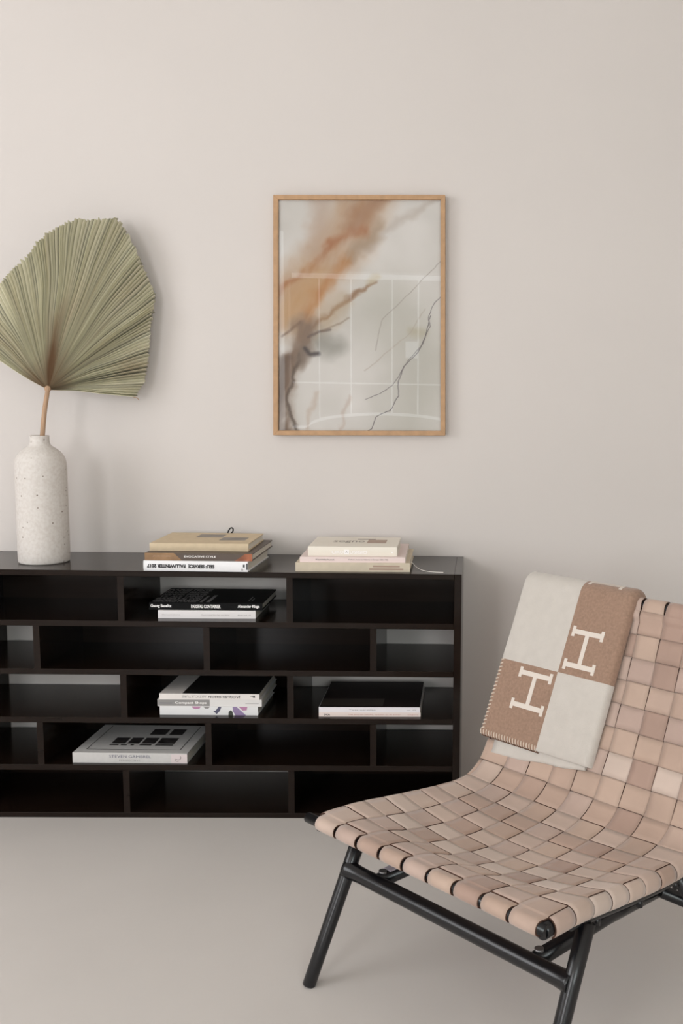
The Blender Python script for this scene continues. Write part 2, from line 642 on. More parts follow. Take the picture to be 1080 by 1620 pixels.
blade = obj('leaf_blade', bm, palm_mat('dried_palm_blade', False), leaf)
sd = blade.modifiers.new('solid', 'SOLIDIFY')
sd.thickness = 0.0007
M_STEM = mat('dried_palm_stem', rgb(182, 150, 122), 0.7, 0.3, var=0.2, vscale=30, stretch=(6, 6, 0.6))
obj('leaf_stem', tube(stem_pts, [0.0072 - 0.0014 * i / len(stem_pts) for i in range(len(stem_pts))], 10), M_STEM, leaf)
obj('frayed_tip', tube([(-0.5040, -0.066, 1.1880), (-0.4920, -0.066, 1.1850), (-0.4860, -0.067, 1.1790)], 0.0012, 6),
    M_STEM, leaf)
bm = bmesh.new()
bmesh.ops.create_uvsphere(bm, u_segments=14, v_segments=8, radius=0.0095)
bm.transform(Matrix.Translation(HUB + Vector((0, -0.003, 0.002))) @ Matrix.Diagonal((0.95, 0.7, 1.0, 1)))
obj('leaf_hub', bm, M_STEM, leaf, smooth=True)

# ------------------------------------------------------------------ framed print
TL, TR, BL, BR = (-0.093, 1.7842), (0.4106, 1.796), (-0.101, 1.0797), (0.4171, 1.0871)
pic = thing('framed_print', (0.158, -0.003, 1.083), 0,
            'abstract ink print in grey, peach and orange in a thin oak frame on the wall', 'picture')


def fq(u, v):
    """point of the frame's front rectangle, u to the right, v up"""
    x = (TL[0] * (1 - u) + TR[0] * u) * v + (BL[0] * (1 - u) + BR[0] * u) * (1 - v)
    z = (TL[1] * (1 - u) + TR[1] * u) * v + (BL[1] * (1 - u) + BR[1] * u) * (1 - v)
    return x, z


fu, fv = 0.0270, 0.0192
C4o = [(0, 1), (1, 1), (1, 0), (0, 0)]
C4i = [(fu, 1 - fv), (1 - fu, 1 - fv), (1 - fu, fv), (fu, fv)]
for k in range(4):
    bm = bmesh.new()
    k2 = (k + 1) % 4
    pts = [C4o[k], C4o[k2], C4i[k2], C4i[k]]
    lo = [bm.verts.new((fq(*p)[0], -0.003, fq(*p)[1])) for p in pts]
    hi = [bm.verts.new((fq(*p)[0], -0.030, fq(*p)[1])) for p in pts]
    bm.faces.new(hi)
    bm.faces.new(lo[::-1])
    for q in range(4):
        bm.faces.new((lo[q], lo[(q + 1) % 4], hi[(q + 1) % 4], hi[q]))
    bmesh.ops.recalc_face_normals(bm, faces=bm.faces)
    bmesh.ops.bevel(bm, geom=[e for e in bm.edges], offset=0.0006, segments=1, affect='EDGES')
    obj('frame_rail', bm, M_OAK, pic)

# the print: ink washes computed on a fine mesh, (X,Y) in a 930 x 1322 sheet
NX, NY = 300, 426
gx, gy = np.meshgrid(np.linspace(70, 1000, NX), np.linspace(1412, 90, NY))


def vnoise(x, y, s, seed):
    r = np.random.default_rng(seed)
    t = r.random((64, 64))
    X, Y = x / s, y / s
    xi_, yi_ = np.floor(X).astype(int), np.floor(Y).astype(int)
    fx, fy = X - xi_, Y - yi_
    fx, fy = fx * fx * (3 - 2 * fx), fy * fy * (3 - 2 * fy)
    g = lambda a, b: t[a % 64, b % 64]
    return ((g(xi_, yi_) * (1 - fx) + g(xi_ + 1, yi_) * fx) * (1 - fy)
            + (g(xi_, yi_ + 1) * (1 - fx) + g(xi_ + 1, yi_ + 1) * fx) * fy) * 2 - 1


def fbm(x, y, s, seed):
    return vnoise(x, y, s, seed) + 0.5 * vnoise(x, y, s / 2.1, seed + 1) + 0.25 * vnoise(x, y, s / 4.3, seed + 2)


wx = gx + 26 * fbm(gx, gy, 150, 1) + 7 * fbm(gx, gy, 36, 3)
wy = gy + 26 * fbm(gx, gy, 150, 5) + 7 * fbm(gx, gy, 36, 8)
vx_ = gx + 5 * fbm(gx, gy, 60, 21)
vy_ = gy + 5 * fbm(gx, gy, 60, 25)
C = np.zeros((NY, NX, 3)) + np.array([229, 224, 219.0])
C += (6 * fbm(gx, gy, 260, 31))[..., None] * np.array([1, 1, 1.1])


def dist(px, py, P):
    d = np.full(px.shape, 1e9)
    for (x0, y0), (x1, y1) in zip(P[:-1], P[1:]):
        dx, dy = x1 - x0, y1 - y0
        t = np.clip(((px - x0) * dx + (py - y0) * dy) / (dx * dx + dy * dy), 0, 1)
        d = np.minimum(d, np.hypot(px - x0 - t * dx, py - y0 - t * dy))
    return d


def stroke(P, w, col, al, soft=1.0, fine=False, streak=0.0):
    global C
    d = dist(vx_, vy_, P) if fine else dist(wx, wy, P)
    a = np.clip(1.0 - (d - w * (1 - soft)) / (w * soft), 0, 1)
    a = a * a * (3 - 2 * a) * al
    if streak:
        a = a * np.clip(1 + streak * fbm(gx * 0.9 + gy * 0.5, gy * 0.25 - gx * 0.3, 45, 77), 0, 1.4)
    a = np.clip(a, 0, 1)[..., None]
    C = C * (1 - a) + np.array(col, float) * a


stroke([(300, 60), (300, 200), (260, 350)], 110, (204, 180, 162), .55)
stroke([(560, 60), (480, 240), (370, 420), (240, 560), (110, 700)], 240, (206, 174, 144), .75, .9, streak=.22)
stroke([(640, 80), (560, 150), (470, 250)], 90, (186, 146, 118), .65)
stroke([(1000, 60), (820, 190), (680, 260), (570, 370)], 45, (206, 194, 184), .5)
stroke([(620, 240), (560, 320), (480, 400)], 70, (190, 168, 146), .7)
stroke([(540, 260), (440, 300), (340, 345)], 52, (192, 138, 104), .6, streak=.3)
stroke([(350, 350), (250, 480), (170, 570), (80, 625)], 36, (188, 134, 98), .55, streak=.4)
stroke([(300, 520), (260, 620), (150, 720)], 150, (212, 172, 124), .55)
stroke([(450, 420), (400, 520), (320, 610), (260, 740), (190, 860)], 62, (202, 148, 100), .65, streak=.4)
stroke([(620, 570), (500, 625), (400, 690), (310, 765), (220, 850)], 20, (160, 116, 84), .8)
stroke([(430, 680), (350, 760), (300, 830)], 90, (200, 178, 150), .6)
stroke([(230, 800), (180, 940), (110, 1100), (100, 1250), (100, 1420)], 105, (160, 138, 122), .9, .8, streak=.35)
stroke([(120, 1000), (90, 1200), (110, 1420)], 60, (138, 118, 104), .75, streak=.8)
stroke([(190, 960), (175, 1090), (140, 1190), (140, 1300), (185, 1420)], 18, (112, 98, 88), .75)
stroke([(330, 880), (380, 900)], 110, (172, 168, 160), .75)
stroke([(230, 930), (200, 1000)], 70, (150, 134, 122), .8)
stroke([(100, 860), (200, 780)], 14, (150, 126, 110), .65, fine=True)
stroke([(225, 930), (255, 968), (305, 960)], 20, (96, 88, 88), .85, fine=True)
stroke([(240, 865), (300, 832), (365, 825)], 14, (128, 112, 106), .7, fine=True)
stroke([(320, 830), (470, 760)], 10, (160, 138, 120), .5, fine=True)
stroke([(600, 560), (620, 530)], 34, (214, 196, 162), .6)
stroke([(480, 1180), (430, 1350), (420, 1412)], 18, (210, 192, 180), .5)
stroke([(300, 1180), (250, 1412)], 26, (210, 192, 178), .5)
stroke([(700, 700), (900, 1000), (800, 1400)], 330, (202, 198, 188), .6)
stroke([(830, 820), (870, 830)], 60, (196, 186, 160), .5)
stroke([(990, 440), (880, 545), (740, 690), (665, 760), (640, 850), (625, 940)], 4, (176, 166, 158), .7, fine=True)
stroke([(900, 700), (820, 840), (700, 940), (560, 1060)], 6, (196, 184, 172), .5, fine=True)
stroke([(1000, 630), (940, 690), (918, 750), (930, 800), (890, 900), (800, 1000), (750, 1090), (720, 1140),
        (660, 1185), (565, 1225)], 3.2, (120, 110, 112), .85, fine=True)
stroke([(930, 740), (905, 860), (860, 950), (780, 1030), (752, 1110), (752, 1200), (700, 1290), (625, 1325),
        (605, 1385), (570, 1410)], 3.6, (92, 84, 88), .9, fine=True)
C = np.clip(C, 0, 255)
Clin = np.where(C / 255 <= .04045, C / 255 / 12.92, ((C / 255 + .055) / 1.055) ** 2.4)
verts, faces = [], []
for j in range(NY):
    for i in range(NX):
        u = fu * 0.6 + (1 - 1.2 * fu) * i / (NX - 1)
        v = fv * 0.6 + (1 - 1.2 * fv) * j / (NY - 1)
        x, z = fq(u, v)
        verts.append((x - 0.158, -0.0155 + 0.003, z - 1.083))
for j in range(NY - 1):
    for i in range(NX - 1):
        a = j * NX + i
        faces.append((a, a + 1, a + NX + 1, a + NX))
me = bpy.data.meshes.new('print')
me.from_pydata(verts, [], faces)
ca = me.color_attributes.new('ink', 'FLOAT_COLOR', 'POINT')
ca.data.foreach_set('color', np.concatenate([Clin, np.ones((NY, NX, 1))], axis=2).astype(np.float32).ravel())
me.materials.append(attr_mat('art_paper', 0.8))
po = bpy.data.objects.new('print', me)
COL.objects.link(po)
po.parent = pic
bm = bmesh.new()
g0 = [fq(u, v) for u, v in ((fu * .6, fv * .6), (1 - fu * .6, fv * .6), (1 - fu * .6, 1 - fv * .6), (fu * .6, 1 - fv * .6))]
bm.faces.new([bm.verts.new((x, -0.0175, z)) for x, z in g0])
obj('glass', bm, M_GLASS, pic)
bm = bmesh.new()
lo = [bm.verts.new((x, -0.004, z)) for x, z in g0]
hi = [bm.verts.new((x, -0.014, z)) for x, z in g0]
bm.faces.new(hi)
bm.faces.new(lo[::-1])
for q in range(4):
    bm.faces.new((lo[q], lo[(q + 1) % 4], hi[(q + 1) % 4], hi[q]))
obj('backing_board', bm, M_PAPER, pic)

# ------------------------------------------------------------------ lettering


def text_bm(body, bold=0.0):
    cu = bpy.data.curves.new('lettering', 'FONT')
    cu.body = body
    cu.offset = bold
    cu.resolution_u = 3
    o = bpy.data.objects.new('lettering', cu)
    COL.objects.link(o)
    dg = bpy.context.evaluated_depsgraph_get()
    me = bpy.data.meshes.new_from_object(o.evaluated_get(dg))
    bm = bmesh.new()
    bm.from_mesh(me)
    bpy.data.objects.remove(o)
    bpy.data.curves.remove(cu)
    bpy.data.meshes.remove(me)
    return bm


def fit(bm, x0, x1, y0, y1, flip=False):
    """fit the flat lettering into a rectangle of the XY plane"""
    xs_ = [v.co.x for v in bm.verts]
    ys_ = [v.co.y for v in bm.verts]
    ax, bx, ay, by = min(xs_), max(xs_), min(ys_), max(ys_)
    for v in bm.verts:
        u, w = (v.co.x - ax) / (bx - ax), (v.co.y - ay) / (by - ay)
        if flip:
            u, w = 1 - u, 1 - w
        v.co = Vector((x0 + u * (x1 - x0), y0 + w * (y1 - y0), 0))
    return bm


# ------------------------------------------------------------------ books


class Book:
    """x runs along the spine (which faces the room), y goes back, z up"""

    def __init__(s, label, Lp, Rp, z0, h, depth, cov, group, soft=False, spine_r=0.0):
        s.len = math.hypot(Rp[0] - Lp[0], Rp[1] - Lp[1])
        s.rz = math.atan2(Rp[1] - Lp[1], Rp[0] - Lp[0])
        s.h, s.d = h, depth
        s.o = thing('book', (Lp[0], Lp[1], z0), s.rz, label, 'book', group)
        s.m = Matrix.Translation((Lp[0], Lp[1], z0)) @ Matrix.Rotation(s.rz, 4, 'Z')
        tb = 0.0011 if soft else 0.0028
        ov = 0.0003 if soft else 0.003
        s.tb = tb
        bm = bmesh.new()
        for z_ in (0.0, h - tb):
            add_box(bm, 0, s.len, tb * 0.9, depth, z_, z_ + tb, bev=0.0004)
        # slightly rounded spine
        n = 7
        pr = []
        for k_ in range(n):
            q = k_ / (n - 1)
            pr.append((-(spine_r) * math.sin(PI * q), q * h))
        lo_ = [bm.verts.new((0, y, z)) for y, z in pr]
        hi_ = [bm.verts.new((s.len, y, z)) for y, z in pr]
        lo2 = [bm.verts.new((0, tb * 1.05, z)) for y, z in pr]
        hi2 = [bm.verts.new((s.len, tb * 1.05, z)) for y, z in pr]
        for k_ in range(n - 1):
            bm.faces.new((lo_[k_], hi_[k_], hi_[k_ + 1], lo_[k_ + 1]))
            bm.faces.new((lo2[k_], lo2[k_ + 1], hi2[k_ + 1], hi2[k_]))
            bm.faces.new((lo_[k_], lo_[k_ + 1], lo2[k_ + 1], lo2[k_]))
            bm.faces.new((hi_[k_], hi2[k_], hi2[k_ + 1], hi_[k_ + 1]))
        bm.faces.new((lo_[0], lo2[0], hi2[0], hi_[0]))
        bm.faces.new((lo_[-1], hi_[-1], hi2[-1], lo2[-1]))
        bm.transform(s.m)
        obj('cover', bm, cov, s.o)
        obj('pages', box(ov, s.len - ov, tb, depth - ov, tb, h - tb, mtx=s.m), M_PAPER, s.o)
        s.sr = spine_r

    def spine_text(s, body, x0, x1, z0, z1, m, flip=False, bold=0.0):
        bm = fit(text_bm(body, bold), x0, x1, z0, z1, flip)
        y = -s.sr * math.sin(PI * 0.5 * (z0 + z1) / s.h) - 0.0004
        for v in bm.verts:
            v.co = s.m @ Vector((v.co.x, y, v.co.y))
        return obj('lettering', bm, m, s.o)

    def spine_patch(s, pts, m, name='spine_picture', eps=0.00025):
        bm = bmesh.new()
        y = -s.sr - eps
        vs0 = [bm.verts.new(s.m @ Vector((x, y, z))) for x, z in pts]
        bm.faces.new(vs0)
        return obj(name, bm, m, s.o)

    def top_patch(s, pts, m, name='cover_picture', eps=0.0003):
        bm = bmesh.new()
        bm.faces.new([bm.verts.new(s.m @ Vector((x, y, s.h + eps))) for x, y in pts])
        return obj(name, bm, m, s.o)

    def top_text(s, body, x0, x1, y0, y1, m, bold=0.0, flip=False):
        bm = fit(text_bm(body, bold), x0, x1, y0, y1, flip)
        for v in bm.verts:
            v.co = s.m @ Vector((v.co.x, v.co.y, s.h + 0.0004))
        return obj('cover_lettering', bm, m, s.o)


def rect(x0, x1, y0, y1):
    return [(x0, y0), (x1, y0), (x1, y1), (x0, y1)]


M_PHOTO = cover('grey_photo_print', 150, 142, 134, 0.5, 0.5)
M_PHOTOD = mat('dark_photo_print', rgb(60, 56, 56), 0.5, 0.3, var=0.7, vscale=40)
M_TANP = mat('tan_picture_print', rgb(150, 118, 86), 0.5, 0.3, var=0.35, vscale=30)
M_ORANGEP = mat('orange_picture_print', rgb(172, 106, 76), 0.5, 0.3, var=0.5, vscale=40)
M_BEIGE_P = cover('beige_print', 176, 150, 134, 0.5, 0.2)
M_PURPLE = cover('purple_print', 142, 124, 160)
M_MAGENTA = cover('magenta_print', 176, 128, 160)
M_SLATE = cover('slate_print', 84, 84, 104)
M_GREENP = cover('dark_green_print', 62, 66, 60)
M_GREYBAND = cover('grey_print', 138, 136, 134)
G1, G2, G3, G4, G5 = ('books stacked at the middle of the bookshelf top', 'books stacked at the right of the bookshelf top',
                      'books in the upper middle compartment', 'books in the middle compartment of the third row',
                      'books in the right compartment of the third row')
# stack 1, bookshelf top
b = Book('white softcover magazine with upside-down black spine lettering, bottom of the stack beside the vase',
         (-0.4022, -0.3125), (-0.1151, -0.3172), 0.7127, 0.0284, 0.25, cover('white_gloss_cover', 226, 226, 228), G1, spine_r=0.002)
b.spine_text('SELF SERVICE  FALL/WINTER 2017', 0.010, 0.196, 0.009, 0.0195, M_INKB, flip=True, bold=0.06)
b.spine_patch(rect(0.2745, 0.2790, 0.013, 0.021), M_INKB, 'spine_mark')
b.spine_patch(rect(0.2700, 0.2735, 0.004, 0.010), M_GREYBAND, 'spine_mark')
b.spine_patch(rect(0.2835, 0.2868, 0.006, 0.024), M_INKB, 'spine_mark')
b = Book('dark brown book with tan and orange spine pictures and small white title', (-0.4006, -0.3058), (-0.1051, -0.3059), 0.7411, 0.0204,
         0.265, cover('dark_taupe_cover', 84, 72, 64), G1)
b.spine_patch([(0.0, 0.0), (0.102, 0.0), (0.080, 0.0204), (0.0, 0.0204)], M_TANP)
b.spine_patch([(0.246, 0.0), (0.2955, 0.0), (0.2955, 0.0204), (0.276, 0.0204), (0.262, 0.010)], M_ORANGEP)
b.spine_text('EVOCATIVE STYLE', 0.108, 0.196, 0.0085, 0.0140, M_INKW, bold=0.01)
b.spine_text('JAN SHOWERS', 0.022, 0.070, 0.0095, 0.0135, M_BEIGE_P)
b = Book('cream clothbound book with two grey cover pictures and a black ribbon, top of its stack', (-0.399, -0.2669), (-0.1253, -0.2627),
         0.7615, 0.0215, 0.212, mat('cream_cloth_cover', rgb(206, 188, 160), 0.8, 0.2, var=0.08, vscale=60), G1, spine_r=0.002)
b.top_patch(rect(0.096, 0.172, 0.118, 0.178), M_PHOTO)
b.top_patch(rect(0.176, 0.250, 0.062, 0.122), M_PHOTO)
ry = -0.262 + 0.212
bm = bmesh.new()
pts = smooth_line([(-0.2385, ry - 0.002, 0.772), (-0.2385, ry + 0.012, 0.786), (-0.232, ry + 0.014, 0.797), (-0.2235, ry + 0.012, 0.796),
                   (-0.224, ry + 0.014, 0.786), (-0.232, ry + 0.013, 0.778)], 2)
add_tube(bm, pts, 0.0022, 6)
obj('ribbon_bookmark', bm, M_RIBB, b.o)
# stack 2, bookshelf top
b = Book('thick beige book with faded red spine print and white ribbon, bottom of its stack', (0.0122, -0.2972), (0.3303, -0.2888), 0.7127,
         0.0251, 0.258, mat('beige_linen_cover', rgb(206, 194, 174), 0.75, 0.2, var=0.1, vscale=40), G2)
b.spine_patch(rect(0.215, 0.290, 0.013, 0.0180), M_BEIGE_P, 'faded_print', 0.0003)
b.spine_patch(rect(0.205, 0.300, 0.005, 0.0100), M_BEIGE_P, 'faded_print', 0.0003)
bm = bmesh.new()
pts = smooth_line([(0.328, -0.215, 0.7285), (0.334, -0.218, 0.7265), (0.342, -0.228, 0.7185), (0.356, -0.255, 0.7148), (0.376, -0.281, 0.7142),
                   (0.402, -0.292, 0.7140), (0.425, -0.2935, 0.7140)], 2)
rp = None
for p in pts:
    v = (bm.verts.new((p[0], p[1] - 0.0018, p[2])), bm.verts.new((p[0], p[1] + 0.0018, p[2] + 0.0004)))
    if rp:
        bm.faces.new((rp[0], v[0], v[1], rp[1]))
    rp = v
rb = obj('ribbon_bookmark', bm, M_RIBW, b.o)
rb.modifiers.new('solid', 'SOLIDIFY').thickness = 0.0008
b = Book('thin pale pink book with small black spine print between two cream ones', (0.0236, -0.2932), (0.3175, -0.2843), 0.7378, 0.0152, 0.255,
         cover('pale_pink_cover', 224, 206, 202), G2, soft=True)
b.spine_text('Klassieke kunst', 0.044, 0.096, 0.0062, 0.0100, M_INKB, bold=0.01)
b.spine_text('Cultuur, kunst en letteren in Europa 1880-1940', 0.135, 0.246, 0.0060, 0.0098, M_INKB, bold=0.01)
b = Book('cream book with white spine title and small cover picture, topmost at the right', (0.0426, -0.2701), (0.2926, -0.2647), 0.7530,
         0.0262, 0.192, cover('ivory_cover', 226, 220, 208), G2, spine_r=0.001)
b.spine_text('CIRO', 0.066, 0.100, 0.0065, 0.0150, M_INKW, bold=0.02)
b.spine_patch(rect(0.1010, 0.1150, 0.0045, 0.0180), M_INKW, 'title_block')
b.spine_text('A', 0.1050, 0.1110, 0.0085, 0.0150, M_INKG)
b.spine_text('USIGIO', 0.1170, 0.166, 0.0065, 0.0150, M_INKW, bold=0.02)
b.spine_patch(rect(0.2330, 0.2385, 0.0090, 0.0130), M_INKW, 'spine_mark')
b.top_patch(rect(0.158, 0.213, 0.072, 0.135), M_BEIGE_P)
b.top_patch(rect(0.125, 0.178, 0.138, 0.152), M_PHOTO)
b.top_text('sogno', 0.060, 0.150, 0.070, 0.115, M_PHOTO)
# row 1, middle compartment
b = Book('slim white book with faint grey spine print under the black book', (-0.3763, -0.2815), (-0.105, -0.2776), 0.5713, 0.0227, 0.195,
         cover('white_matte_cover', 226, 222, 222), G3, soft=True)
b.spine_text('documenta', 0.010, 0.062, 0.0090, 0.0122, M_INKG)
b.spine_text('Gesammelte Schriften und Bilder', 0.120, 0.200, 0.0090, 0.0122, M_INKG)
b.spine_text('Band II', 0.222, 0.258, 0.0090, 0.0118, M_INKG)
b = Book('black book with white condensed spine titles and grey cover lettering', (-0.4026, -0.2746), (-0.0864, -0.2721), 0.5940, 0.0209, 0.203,
         mat('black_cover', rgb(12, 12, 13), 0.7, 0.15), G3)
M_COVL = cover('mid_grey_lettering', 120, 118, 118, 0.5)
b.spine_text('Georg Baselitz', 0.004, 0.062, 0.0050, 0.0160, M_INKW, bold=0.03)
b.spine_text('PARSIFAL CONTAINER', 0.117, 0.199, 0.0055, 0.0155, M_INKW, bold=0.03)
b.spine_text('Alexander Kluge', 0.247, 0.308, 0.0050, 0.0160, M_INKW, bold=0.03)
for k in range(6):
    y0 = 0.008 + k * 0.031
    b.top_text(['GEORG', 'BASELI', 'TZ ALE', 'XANDER', 'KLUGE', 'PARSI'][k], 0.004, 0.070, y0, y0 + 0.026, M_COVL, bold=0.05)
    b.top_text(['PARSIF', 'AL CON', 'TAINER', 'MERVE', 'BILDER', 'TEXTE'][k], 0.074, 0.132, y0, y0 + 0.026, M_COVL, bold=0.05)
b.top_patch([(0.138, 0.008), (0.146, 0.008), (0.146, 0.095), (0.138, 0.095)], M_COVL, 'cover_stroke')
b.top_patch([(0.156, 0.008), (0.166, 0.008), (0.166, 0.105), (0.156, 0.105)], M_COVL, 'cover_stroke')
b.top_patch([(0.270, 0.030), (0.273, 0.030), (0.273, 0.085), (0.270, 0.085)], M_COVL, 'cover_stroke')
b.top_patch([(0.279, 0.030), (0.282, 0.030), (0.282, 0.065), (0.279, 0.065)], M_COVL, 'cover_stroke')
# row 3, middle compartment
b = Book('white book with purple flower print on its spine, lowest in the compartment', (-0.3744, -0.2932), (-0.0977, -0.2945), 0.2945, 0.0250, 0.215,
         cover('white_floral_cover', 220, 220, 220), G4)
b.spine_patch([(0.090, 0.0250), (0.116, 0.0250), (0.112, 0.0190), (0.100, 0.0170), (0.093, 0.0200)], M_MAGENTA, 'flower_print')
b.spine_patch([(0.150, 0.010), (0.158, 0.014), (0.166, 0.0250), (0.174, 0.0250), (0.169, 0.012), (0.160, 0.003), (0.155, 0.008)], M_SLATE, 'flower_print')
b.spine_patch([(0.193, 0.0), (0.194, 0.010), (0.200, 0.015), (0.205, 0.010), (0.206, 0.0)], M_GREENP, 'flower_print')
b.spine_patch([(0.205, 0.0250), (0.216, 0.0250), (0.243, 0.0), (0.213, 0.0), (0.206, 0.012)], M_PURPLE, 'flower_print')
b.spine_patch([(0.222, 0.0250), (0.247, 0.0250), (0.245, 0.0150), (0.233, 0.0140)], M_MAGENTA, 'flower_print')
b.spine_patch([(0.122, 0.0250), (0.142, 0.0250), (0.137, 0.0190), (0.128, 0.0190)], M_GREYBAND, 'flower_print')
b = Book('white book with grey title band, second in the stack of three', (-0.3808, -0.2925), (-0.0874, -0.2918), 0.3195, 0.0203, 0.21,
         cover('white_grey_band_cover', 214, 212, 210), G4)
b.spine_patch(rect(0.0, 0.147, 0.001, 0.0193), M_GREYBAND, 'title_band')
b.spine_text('Compact Shops', 0.050, 0.138, 0.0050, 0.0140, M_INKW, bold=0.02)
b.spine_patch(rect(0.006, 0.042, 0.0085, 0.0098), M_SLATE, 'spine_line', 0.0004)
b.spine_patch(rect(0.247, 0.285, 0.0085, 0.0098), M_INKG, 'spine_line', 0.0004)
b = Book('white book with upside-down black spine title, dark grey cover, topmost of three', (-0.375, -0.2924), (-0.0936, -0.2940), 0.3398,
         0.0166, 0.215, cover('white_dark_cover', 222, 216, 212), G4)
b.top_patch(rect(0.064, 0.281, 0.002, 0.215), mat('charcoal_print', rgb(24, 22, 21), 0.6, 0.2))
b.spine_text('JACQUES SIMON', 0.138, 0.228, 0.0050, 0.0118, M_INKB, flip=True, bold=0.03)
b.spine_text('ARTICULTURE', 0.064, 0.132, 0.0050, 0.0118, M_INKG, flip=True)
b.spine_patch([(0.254, 0.0115), (0.262, 0.0105), (0.269, 0.0115), (0.270, 0.0070), (0.266, 0.0060)], M_INKB, 'spine_mark')
# row 3, right compartment
b = Book('thin pinkish-white paperback with red spine print and black mark, under the dark-covered one', (0.0751, -0.3005), (0.3637, -0.2975),
         0.2945, 0.0126, 0.25, cover('pinkish_white_cover', 226, 212, 206), G5, soft=True)
b.spine_text('DCA', 0.015, 0.032, 0.0035, 0.0085, M_INKB, bold=0.04)
b.spine_text('Het land van belofte, verhalen uit de zomer', 0.085, 0.232, 0.0045, 0.0080, M_INKR)
b.spine_text('uitgave', 0.252, 0.282, 0.0045, 0.0075, M_INKR)
b = Book('white-spined paperback with dark photographic cover, upper of two', (0.0752, -0.3003), (0.3618, -0.2973), 0.3071, 0.0148,
         0.25, cover('white_spine_cover', 226, 222, 226), G5, soft=True)
b.top_patch(rect(0.001, 0.286, 0.002, 0.250), mat('dark_sepia_photo', rgb(34, 25, 23), 0.6, 0.2, var=0.6, vscale=8))
b.top_patch(rect(0.001, 0.180, 0.012, 0.080), mat('dim_sepia_photo', rgb(52, 44, 38), 0.45, 0.4, var=0.5, vscale=20), 'cover_picture', 0.0006)
b.spine_text('Twee werelden', 0.085, 0.160, 0.0060, 0.0090, M_INKG)
b.spine_text('nr. 12', 0.250, 0.275, 0.0060, 0.0085, M_INKG)
# row 4
b = Book('large grey-white book with a grid of dark cover photos in the fourth row', (-0.6188, -0.3035), (-0.2959, -0.3078), 0.1560, 0.0298, 0.236,
         mat('grey_linen_cover', rgb(196, 194, 192), 0.7, 0.2, var=0.06, vscale=90), None)
b.spine_text('STEVEN GAMBREL', 0.103, 0.221, 0.0155, 0.0235, M_SLATE)
b.spine_text('PERSPECTIVE', 0.131, 0.190, 0.0055, 0.0105, M_INKG)
b.spine_patch(rect(0.277, 0.3228, 0.0005, 0.0270), cover('pale_pink_print', 206, 194, 194), 'spine_block')
bm = bmesh.new()
add_tube(bm, [b.m @ Vector((x, -0.0006, z)) for x, z in smooth_line([(0.303, 0.0215), (0.306, 0.0180), (0.303, 0.0120), (0.296, 0.0110), (0.289, 0.0135),
          (0.287, 0.0095), (0.292, 0.0070), (0.298, 0.0060)], 2)], 0.0005, 5)
obj('spine_emblem', bm, M_INKB, b.o)
for a in (rect(0.028, 0.296, 0.026, 0.0285), rect(0.028, 0.0305, 0.026, 0.225), rect(0.2935, 0.296, 0.026, 0.225)):
    b.top_patch(a, M_PHOTOD, 'cover_line')
for (x0, x1) in ((0.080, 0.120), (0.126, 0.160), (0.166, 0.205), (0.211, 0.262)):
    b.top_patch(rect(x0, x1, 0.075, 0.125), M_PHOTOD)
for (x0, x1) in ((0.080, 0.106), (0.112, 0.130), (0.140, 0.150), (0.166, 0.200), (0.211, 0.262)):
    b.top_patch(rect(x0, x1, 0.060, 0.070), M_PHOTOD)
for (x0, x1) in ((0.165, 0.212), (0.222, 0.262)):
    b.top_patch(rect(x0, x1, 0.150, 0.200), M_PHOTOD)

# ------------------------------------------------------------------ woven lounge chair
TH = math.radians(-43.2)
CA = Vector((math.cos(TH), math.sin(TH), 0))
CB = Vector((-math.sin(TH), math.cos(TH), 0))
C0 = Vector((0.1973, -1.1044, 0))
WC = 0.615


def CW(a, b_, z):
    return C0 + CA * a + CB * b_ + Vector((0, 0, z))


chair = thing('lounge_chair', C0, TH, 'low lounge chair of woven tan leather straps on a black metal frame', 'chair')
RT = 0.0170
RF = 0.0128
raw = [(0.0, 0.360), (0.05, 0.3585), (0.104, 0.355), (0.21, 0.3385), (0.31, 0.325), (0.366, 0.319), (0.41, 0.3155),
       (0.445, 0.319), (0.472, 0.332), (0.495, 0.353), (0.511, 0.381), (0.545, 0.444), (0.60, 0.569), (0.64, 0.660), (0.677, 0.744)]
PR = np.array(smooth_line(raw, 3))
arc = np.r_[0, np.cumsum(np.hypot(*np.diff(PR, axis=0).T))]
TT = arc[-1]


def prof_at(t):
    t = min(max(t, 0.0), TT)
    return np.interp(t, arc, PR[:, 0]), np.interp(t, arc, PR[:, 1])


def frame_at(t):
    e = 0.012
    b0, z0 = prof_at(t - e)
    b1, z1 = prof_at(t + e)
    l = math.hypot(b1 - b0, z1 - z0)
    tb, tz = (b1 - b0) / l, (z1 - z0) / l
    return (tb, tz), (-tz, tb)     # tangent, normal (up / towards the sitter)


SAG_T = [0, .05, .11, .18, .25, .32, .39, .44, .52, .60, .75, .90, TT - .03, TT, 2]
SAG_V = [0, .010, .029, .036, .036, .028, .018, .010, .004, .008, .012, .008, .001, 0, 0]


def sag(a, t):
    u = (a - WC / 2) / (WC / 2 - 0.012)
    return float(np.interp(t, SAG_T, SAG_V)) * max(0.0, 1 - u * u)


